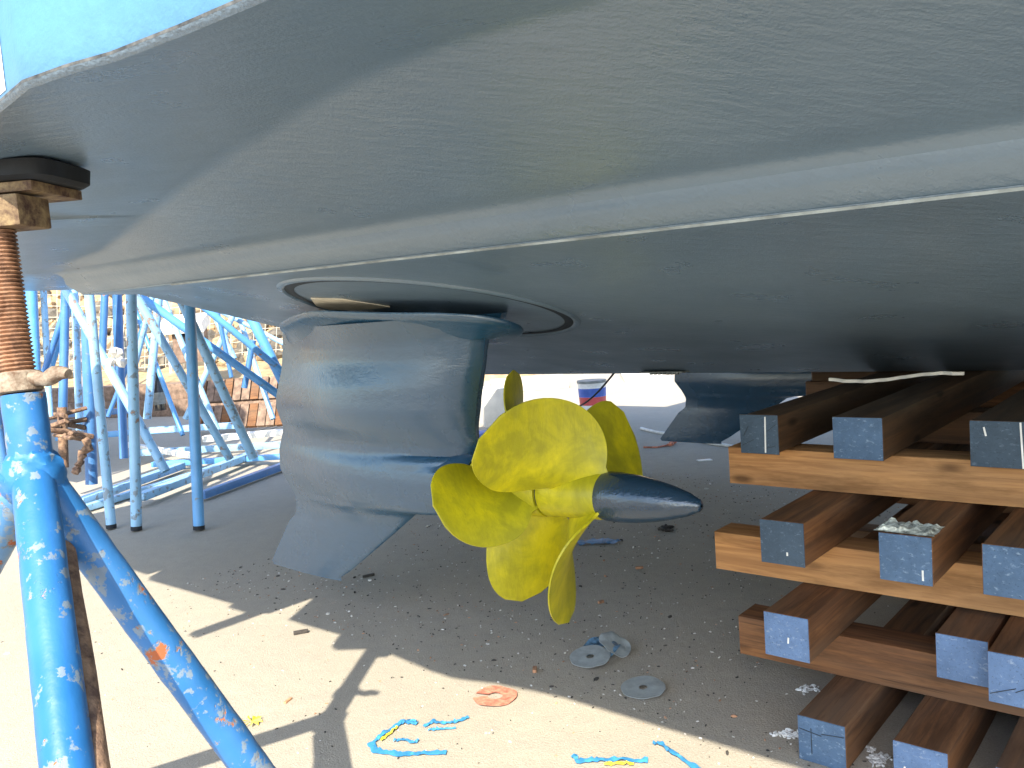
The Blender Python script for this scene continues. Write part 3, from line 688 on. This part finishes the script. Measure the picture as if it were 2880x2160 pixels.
bar(182, 1098, 545, 985, .03, .05, .04, 'tube_light', 'long pale bar slanting along the sunlit strip')
bar(300, 1075, 548, 980, .07, .07, .05, 'tube_light', 'wide light bar between second and third upright')
bar(436, 1070, 640, 996, .04, .05, .05, 'tube_dark', 'dark blue bar slanting from the third upright to the right')
bar(141, 896, 290, 886, .40, .05, .05, 'tube_dark', 'short dark blue bar at the left in shade')
bar(270, 960, 420, 985, .12, .05, .04, 'white', 'short white bar crossing behind the second upright')
# knotted rag round a tube
rg = MB(); rp = ATD(250, 770, D1+.3)
for k in range(9): blob(rg, rp+Vector((RN.uniform(-.05, .05), RN.uniform(-.04, .04), RN.uniform(-.05, .04))), .035, .03, .03, k)
o = rg.build('rag', M['gel'], None, loc=rp); tag(o, 'cream rag knotted round a blue brace', 'rag')
# rusty clamp hanging by the grey post
cl = MB(); cp_ = ATD(178, 985, 4.9)
cl.tube([cp_+Vector((.03, 0, .10)), cp_+Vector((.045, 0, .04)), cp_+Vector((0, 0, .02)), cp_+Vector((-.02, 0, -.05)), cp_+Vector((-.055, 0, -.10))], .016, 8, jit=.02)
for k in range(5): blob(cl, cp_+Vector((.04-.02*k, 0, .08-.04*k)), .028, .02, .03, k)
o = cl.build('rusty_clamp', M['rust'], None, loc=cp_); tag(o, 'rusty iron clamp hanging beside the grey post', 'clamp')
# rusty pile at far left
rp_ = MB(); 
for k in range(16):
    p = ATD(RN.uniform(98, 160), RN.uniform(893, 950), 4.8+RN.uniform(0, .3)); q = p+Vector((RN.uniform(-.2, .2), .1, RN.uniform(-.05, .05)))
    rp_.tube([p, q], .014, 8, jit=.01)
tag(rp_.build('scrap_iron', M['rust']), 'heap of rusty scrap iron behind the blue column', 'scrap', kind='stuff')

# low brown kerb beam, planks, bottle, shed, fence
kb = MB(); p, q = G(60, 905), G(500, 893); kk = empty('retaining_beam', (p.x, p.y, 0)); tag(kk, 'low weathered brown timber edging at the foot of the dirt bank', 'edging')
dv = q-p; ang = math.atan2(dv.y, dv.x)
for lv, (w, h, off) in enumerate(((.30, .22, 0), (.28, .20, .05))):
    mb = MB(); c_ = (p+q)/2+Vector((0, off, h/2+.22*lv)); mb.box(c_, dv.length*1.6, w, h, ang); mb.build('beam', M['brownbeam'], kk, bevel=.01)
bt = G(347, 886, .36); e = empty('bottle', bt); tag(e, 'dark glass bottle standing on the timber edging', 'bottle')
mb = MB(); mb.tube([bt, bt+Vector((0, 0, .20)), bt+Vector((0, 0, .25)), bt+Vector((0, 0, .33))], [.055, .055, .024, .024], 20).build('body', M['bottle'], e)
mb = MB(); mb.tube([bt+Vector((0, 0, .06)), bt+Vector((0, 0, .17))], .0565, 20).build('label_band', M['steel'], e)
mb = MB(); mb.tube([bt+Vector((0, 0, .33)), bt+Vector((0, 0, .36))], .027, 16).build('cap', M['black'], e)
pa = G(430, 935); e = empty('plank_stack', pa); tag(e, 'row of reddish brown planks leaning in front of the bank', 'planks')
pr, pq = G(425, 940), G(640, 928); dv = pq-pr
for i in range(11):
    for lv in range(2):
        u = (i+.5)/11; c_ = pr+dv*u+Vector((0, .16*lv+.02*RN.random(), .17+.26*lv)); mb = MB()
        mb.box(c_, dv.length/11*(.86 if lv else .9), .05, .25, math.atan2(dv.y, dv.x), R=Matrix.Rotation(math.atan2(dv.y, dv.x), 3, 'Z') @ Matrix.Rotation(-.5, 3, 'X') @ Matrix.Rotation(RN.uniform(-.03, .03), 3, 'Y')); mb.build('plank', M['brownbeam'] if i % 3 else M['wood_brown'], e, smooth=False)
sh = ATD(400, 705, 12.4); e = empty('roadside_box', (sh.x, sh.y, .6)); tag(e, 'small kiosk-like box with white sloping lid on the dirt bank', 'box')
mb = MB(); mb.box((sh.x, sh.y, sh.z+.04), .62, .35, .16, .05, R=Matrix.Rotation(.4, 3, 'X')); mb.build('lid', M['white'], e)
mb = MB(); mb.box((sh.x+.02, sh.y+.1, sh.z-.28), .42, .3, .5); mb.build('box_body', M['brownbeam'], e)
mb = MB(); mb.box((sh.x+.06, sh.y-.06, sh.z-.16), .2, .02, .2); mb.build('window', M['black'], e)
for k in (-1, 1):
    mb = MB(); mb.tube([(sh.x+.26*k, sh.y-.05, .5), (sh.x+.26*k, sh.y-.05, sh.z)], .02, 10); mb.build('post', M['white'], e)
# wire mesh fence
fe = empty('wire_fence', (-5, 12.95, .3)); tag(fe, 'pale sagging welded wire mesh fence in front of the rubble bank', 'fence')
wm = MB(); sp = .17
def fy(x): return 12.9 - .05*(x+5)
def warp(x, z): return Vector((x+.05*noise.noise(Vector((x*.8, z*.8, 0))), fy(x)+.12*noise.noise(Vector((x*.7, z*.7, 4))), z+.05*noise.noise(Vector((x*.6, z*.6, 8)))+.06*math.sin(x*1.3)))
n_w = 0
for i in range(58):
    x = -8.6+i*sp; mb = wm; mb.tube([warp(x+.12*(z_-1), z_) for z_ in np.linspace(.62, 2.6, 12)], .006, 4, caps=False)
for j in range(12):
    z_ = .66+j*.165; wm.tube([warp(x, z_) for x in np.linspace(-8.6, 1.2, 50)], .006, 4, caps=False)
wm.build('wire_mesh', M['palecream'], fe)
for x in (-8.4, -5.9, -3.4, -.9):
    mb = MB(); mb.tube([(x, fy(x)+.05, .2), (x, fy(x)+.05, 2.7)], .03, 10).build('post', M['steel'], fe)

# ------------------------------------------------------------ beyond the propeller, under the keel
bk = G(1282, 888); e = empty('paint_bucket', bk); tag(e, 'white paint bucket with red and blue label behind the propeller', 'bucket')
mb = MB(); mb.tube([bk, bk+Vector((0, 0, .30))], [.125, .14], 28).build('body', M['white'], e)
mb = MB(); mb.tube([bk+Vector((0, 0, .15)), bk+Vector((0, 0, .235))], [.1345, .1385], 28, caps=False).build('blue_band', M['bblue'], e)
mb = MB(); mb.tube([bk+Vector((0, 0, .07)), bk+Vector((0, 0, .149))], [.1302, .1342], 28, caps=False).build('red_band', M['bred'], e)
mb = MB(); mb.tube([bk+Vector((0, 0, .285)), bk+Vector((0, 0, .31))], .146, 28).build('lid', M['steel'], e)
cb = MB(); a_, b2 = ATD(1331, 800, 5.0), ATD(1222, 888, 6.2)
cb.tube([a_+(b2-a_)*(i/10)+Vector((0, 0, -.05*math.sin(math.pi*i/10))) for i in range(11)], .006, 8); tag(cb.build('power_cable', M['black']), 'thin black cable hanging from under the keel to the ground', 'cable')
# pale kerb blocks and boards in sunlight
def slab(x0, y0, x1, y1, depth_m, h, mt, label, name='board'):
    p, q = G(x0, y0), G(x1, y1); dv = q-p; mb = MB(); nrm = Vector((-dv.y, dv.x, 0)).normalized()
    c_ = (p+q)/2+nrm*depth_m/2; mb.box((c_.x, c_.y, h/2), dv.length, depth_m, h, math.atan2(dv.y, dv.x)); o = mb.build(name, M[mt], None, bevel=.01, loc=(c_.x, c_.y, 0)); tag(o, label, 'board')
slab(1062, 851, 1230, 838, .9, .12, 'palecream', 'pale board lying in the sun behind the small upper blade')
slab(1048, 925, 1100, 920, .35, .35, 'palesheet', 'pale block in the gap between pod and propeller', 'block')
slab(1040, 880, 1075, 862, .5, .16, 'white', 'white board leaning beside the pod edge')
slab(1030, 968, 1062, 955, .3, .10, 'bblue', 'blue item on the ground between pod and blade', 'crate')
slab(1350, 826, 1440, 820, 1.2, .05, 'palesheet', 'flat cream slab in the sun beyond the far drive')
hs = MB(); hs.tube([G(1385+i*18, 925+i*3.7+1.5*math.sin(i), .01) for i in range(13)], .012, 8); tag(hs.build('white_hose', M['white']), 'white hose lying across the yard behind the timbers', 'hose')
rc = MB(); rc.tube([G(1390, 966, .006), G(1420, 966, .006), G(1440, 962, .006), G(1452, 956, .006)], .006, 6)
for k in range(4): blob(rc, G(1448+3*k, 960-2*k, .015), .03, .015, .012, k)
tag(rc.build('red_cord', M['red']), 'thin red cord with frayed red end lying behind the far drive', 'cord')

# ------------------------------------------------------------ litter on the ground
def disc(x, y, R_, label, mt, tilt=(0, 0), lift=.004, hole=.2, torn=0, warpk=.004, seed=0):
    c_ = G(x, y); n = 44; rows_ = []
    Rm = Matrix.Rotation(tilt[0], 3, 'X') @ Matrix.Rotation(tilt[1], 3, 'Y')
    for rr2 in (hole, .45, .7, 1.0):
        row = []
        for k in range(n+1 if torn else n):
            w = torn/2 + (2*math.pi-torn)*k/n + seed
            rad = R_*rr2*(1+(.05*noise.noise(Vector((math.cos(w)*2, math.sin(w)*2, seed))) if rr2 == 1 else 0))
            zz = warpk*noise.noise(Vector((rad*math.cos(w)*18, rad*math.sin(w)*18, seed*3)))*(rr2+.3)
            row.append(c_ + Vector((0, 0, lift+R_*abs(math.sin(tilt[0]))+R_*abs(math.sin(tilt[1])))) + Rm @ Vector((rad*math.cos(w), rad*math.sin(w), zz)))
        rows_.append(row)
    lo = min(v.z for r in rows_ for v in r); 
    for r in rows_:
        for v in r: v.z += .0015-lo if lo < .0015 else 0
    mb = MB(); mb.grid(rows_, closed=not torn); mb.grid([[v+Vector((0, 0, .0015)) for v in r] for r in rows_], closed=not torn)
    ot = rows_[-1]; mb.grid([ot, [v+Vector((0, 0, .0015)) for v in ot]], closed=not torn)
    o = mb.build('sanding_disc', M[mt], None, loc=c_, ang=40); tag(o, label, 'sanding disc', 'used sanding discs on the ground'); return o
disc(1300, 1412, .058, 'crumpled blue stained sanding disc under the grey one with a hole', 'bluedisc', tilt=(.16, -.1), warpk=.02, seed=2)
disc(1330, 1412, .05, 'grey and blue creased sanding disc peeping out at right of the pair', 'disc', tilt=(.3, .25), warpk=.03, seed=4)
disc(1276, 1434, .060, 'grey sanding disc with dark centre hole leaning on a blue stained one', 'disc', tilt=(.12, -.05), lift=.012)
disc(1390, 1492, .060, 'flat grey sanding disc lying alone in the shade nearest the timbers', 'disc', tilt=(.05, -.03))
disc(1070, 1507, .060, 'torn red sanding disc lying in the sunlight', 'red', torn=.5, hole=.34, seed=2.9)
def strip(ptl, wd, label, mt='tape', name='tape_scrap', kids=()):
    def mk(ptl, wd, sd):
        P_ = [G(x, y) for x, y in ptl]; rs = []
        fine = []
        for a_, b2 in zip(P_, P_[1:]):
            for k in range(8): fine.append(a_+(b2-a_)*k/8)
        fine.append(P_[-1])
        for i, p in enumerate(fine):
            t_ = (fine[min(i+1, len(fine)-1)]-fine[max(i-1, 0)]).normalized(); nn = Vector((-t_.y, t_.x, 0))
            w_ = wd*(.75+.5*noise.noise(Vector((i*.35, sd, 0)))); h = .003+.010*abs(noise.noise(Vector((i*.3, sd, 4))))
            rs.append([p-nn*w_*.5+Vector((0, 0, h)), p+Vector((0, 0, h+.004*noise.noise(Vector((i*.5, sd, 9)))+.002)), p+nn*w_*.5+Vector((0, 0, .003+.012*abs(noise.noise(Vector((i*.4, sd, 7))))))])
        return rs
    mb = MB(); rs = mk(ptl, wd, len(label)*.7); mb.grid(rs); mb.grid([[v-Vector((0, 0, .0008)) for v in r] for r in rs])
    o = mb.build(name, M[mt], None, loc=G(*ptl[0]), smooth=True, ang=40); tag(o, label, 'tape', 'scraps of masking tape on the ground')
    for (pt2, w2, m2) in kids:
        mb = MB(); mb.grid(mk(pt2, w2, 3.3)); mb.build('tape_edge', M[m2], o)
strip([(800, 1607), (812, 1625), (862, 1632), (910, 1630), (965, 1628)], .024, 'long bright blue tape scrap folded up at its left end')
strip([(808, 1605), (835, 1585), (868, 1562), (900, 1563)], .016, 'blue tape scrap with yellow edge above the long folded one', kids=(([(822, 1604), (842, 1588), (858, 1574)], .010, 'tapey'),))
strip([(850, 1604), (870, 1600), (895, 1608), (903, 1602)], .012, 'tiny curled blue tape bit inside the folded scrap')
strip([(862, 1566), (880, 1562), (902, 1566)], .022, 'short flat blue tape piece left of the twisted one')
strip([(915, 1572), (935, 1562), (960, 1565), (985, 1562), (1012, 1552)], .014, 'twisted blue tape scrap pointing up right')
strip([(925, 1580), (950, 1578), (985, 1575)], .008, 'narrow blue tape sliver below the twisted scrap')
strip([(1240, 1636), (1248, 1648), (1290, 1645), (1340, 1644), (1400, 1648)], .018, 'blue tape scrap with yellow bit at the lower edge of the photo', kids=(([(1305, 1655), (1345, 1653), (1370, 1655)], .014, 'tapey'),))
strip([(1412, 1608), (1430, 1612), (1455, 1630), (1500, 1659), (1530, 1680)], .020, 'single blue tape strip running off the bottom edge at right')
strip([(1247, 1176), (1275, 1172), (1310, 1171), (1336, 1173)], .085, 'broad dark blue tape strip in the shade behind the lower blade', mt='tape')
def chip(x, y, l, w, h, rz, mt, name, label, cat):
    p = G(x, y, h/2); mb = MB(); mb.box(p, l, w, h, rz); o = mb.build(name, M[mt], None, bevel=min(w, h)*.2, loc=(p.x, p.y, 0)); tag(o, label, cat)
chip(1298, 1300, .022, .011, .009, .6, 'chip', 'wood_chip', 'small reddish wood chip right of the lowest blade tip', 'chip')
chip(1381, 1226, .030, .011, .009, .1, 'chip', 'wood_chip', 'pinkish wood chip below the nose cone', 'chip')
chip(1155, 1446, .030, .012, .010, 1.5, 'chip', 'wood_chip', 'brown cork-like stub standing out left of the grey discs', 'chip')
chip(1522, 994, .09, .045, .006, .1, 'white', 'paper_scrap', 'white paper scrap in front of the far drive', 'scrap')
chip(650, 1365, .05, .014, .012, .3, 'dark', 'dark_leaf', 'dark dry leaf at the edge of the hull shadow', 'leaf')
chip(796, 1243, .05, .010, .010, .5, 'dark', 'dark_leaf', 'dark twig right of the skeg tip', 'twig')
chip(622, 1513, .03, .008, .006, 1.2, 'chip', 'wood_chip', 'pale sliver on sunlit concrete left of the stand shadow', 'chip')
dl = MB()
for k in range(14): blob(dl, G(1440+RN.gauss(0, 9), 1140+RN.gauss(0, 3.5), .006), RN.uniform(.006, .02), RN.uniform(.006, .014), .007, k)
tag(dl.build('debris_lump', M['dark'], smooth=False), 'dark crumbly debris under the nose cone tip', 'debris')
lf = MB(); c_ = G(544, 1563)
for k in range(9):
    w = k*.7; lf.add([c_+Vector((0, 0, .006)), c_+Vector((math.cos(w)*.03, math.sin(w)*.03, .002+.01*RN.random())), c_+Vector((math.cos(w+.3)*.022, math.sin(w+.3)*.022, .012))], [(0, 1, 2)])
tag(lf.build('dry_leaf', M['tapey'], smooth=False), 'small yellow dry leaf beside the right blue leg', 'leaf')
# fine grit and debris
gr = {'dark': MB(), 'chip': MB(), 'gel': MB()}
for i in range(7000):
    s = RN.uniform(-3.4, .2); d = 1.0+3.4*RN.random()**.8 if RN.random() < .8 else RN.uniform(.9, 2.2)
    if s > -1.0 and d > 1.85 and RN.random() < .9: continue
    if d < 1.68 and RN.random() < .7: continue
    p = B(s, d, 0); k = RN.choices(['dark', 'chip', 'gel'], [.6, .15, .25])[0]; q = RN.uniform(.0008, .0028)*(2.2 if RN.random() < .03 else 1)
    blob(gr[k], p+Vector((0, 0, q*.4)), q*RN.uniform(1, 2.5), q, q*.7, i*.7)
for k, nm, lb in (('dark', 'grit', 'dark grit and dirt specks scattered under the hull'), ('chip', 'wood_crumbs', 'brown crumbs of wood scattered under the hull'), ('gel', 'pale_grit', 'pale paint flakes and grit scattered on the concrete')):
    tag(gr[k].build(nm, M[k], smooth=False), lb, 'grit', kind='stuff')
# white foam residue by the timber stack
fo = MB()
for (x, y, n, sx, sy) in ((1745, 1490, 40, 28, 8), (1700, 1588, 60, 32, 9), (1895, 1640, 60, 22, 16), (1880, 1620, 20, 10, 5)):
    for k in range(n):
        p = G(RN.gauss(x, sx*.45), RN.gauss(y, sy*.5)); q = RN.uniform(.002, .006); blob(fo, p+Vector((0, 0, .001)), q*1.6, q, .0022, k)
tag(fo.build('foam_residue', M['white'], smooth=False), 'white crumbly residue on the ground beside the lowest timbers', 'residue', kind='stuff')
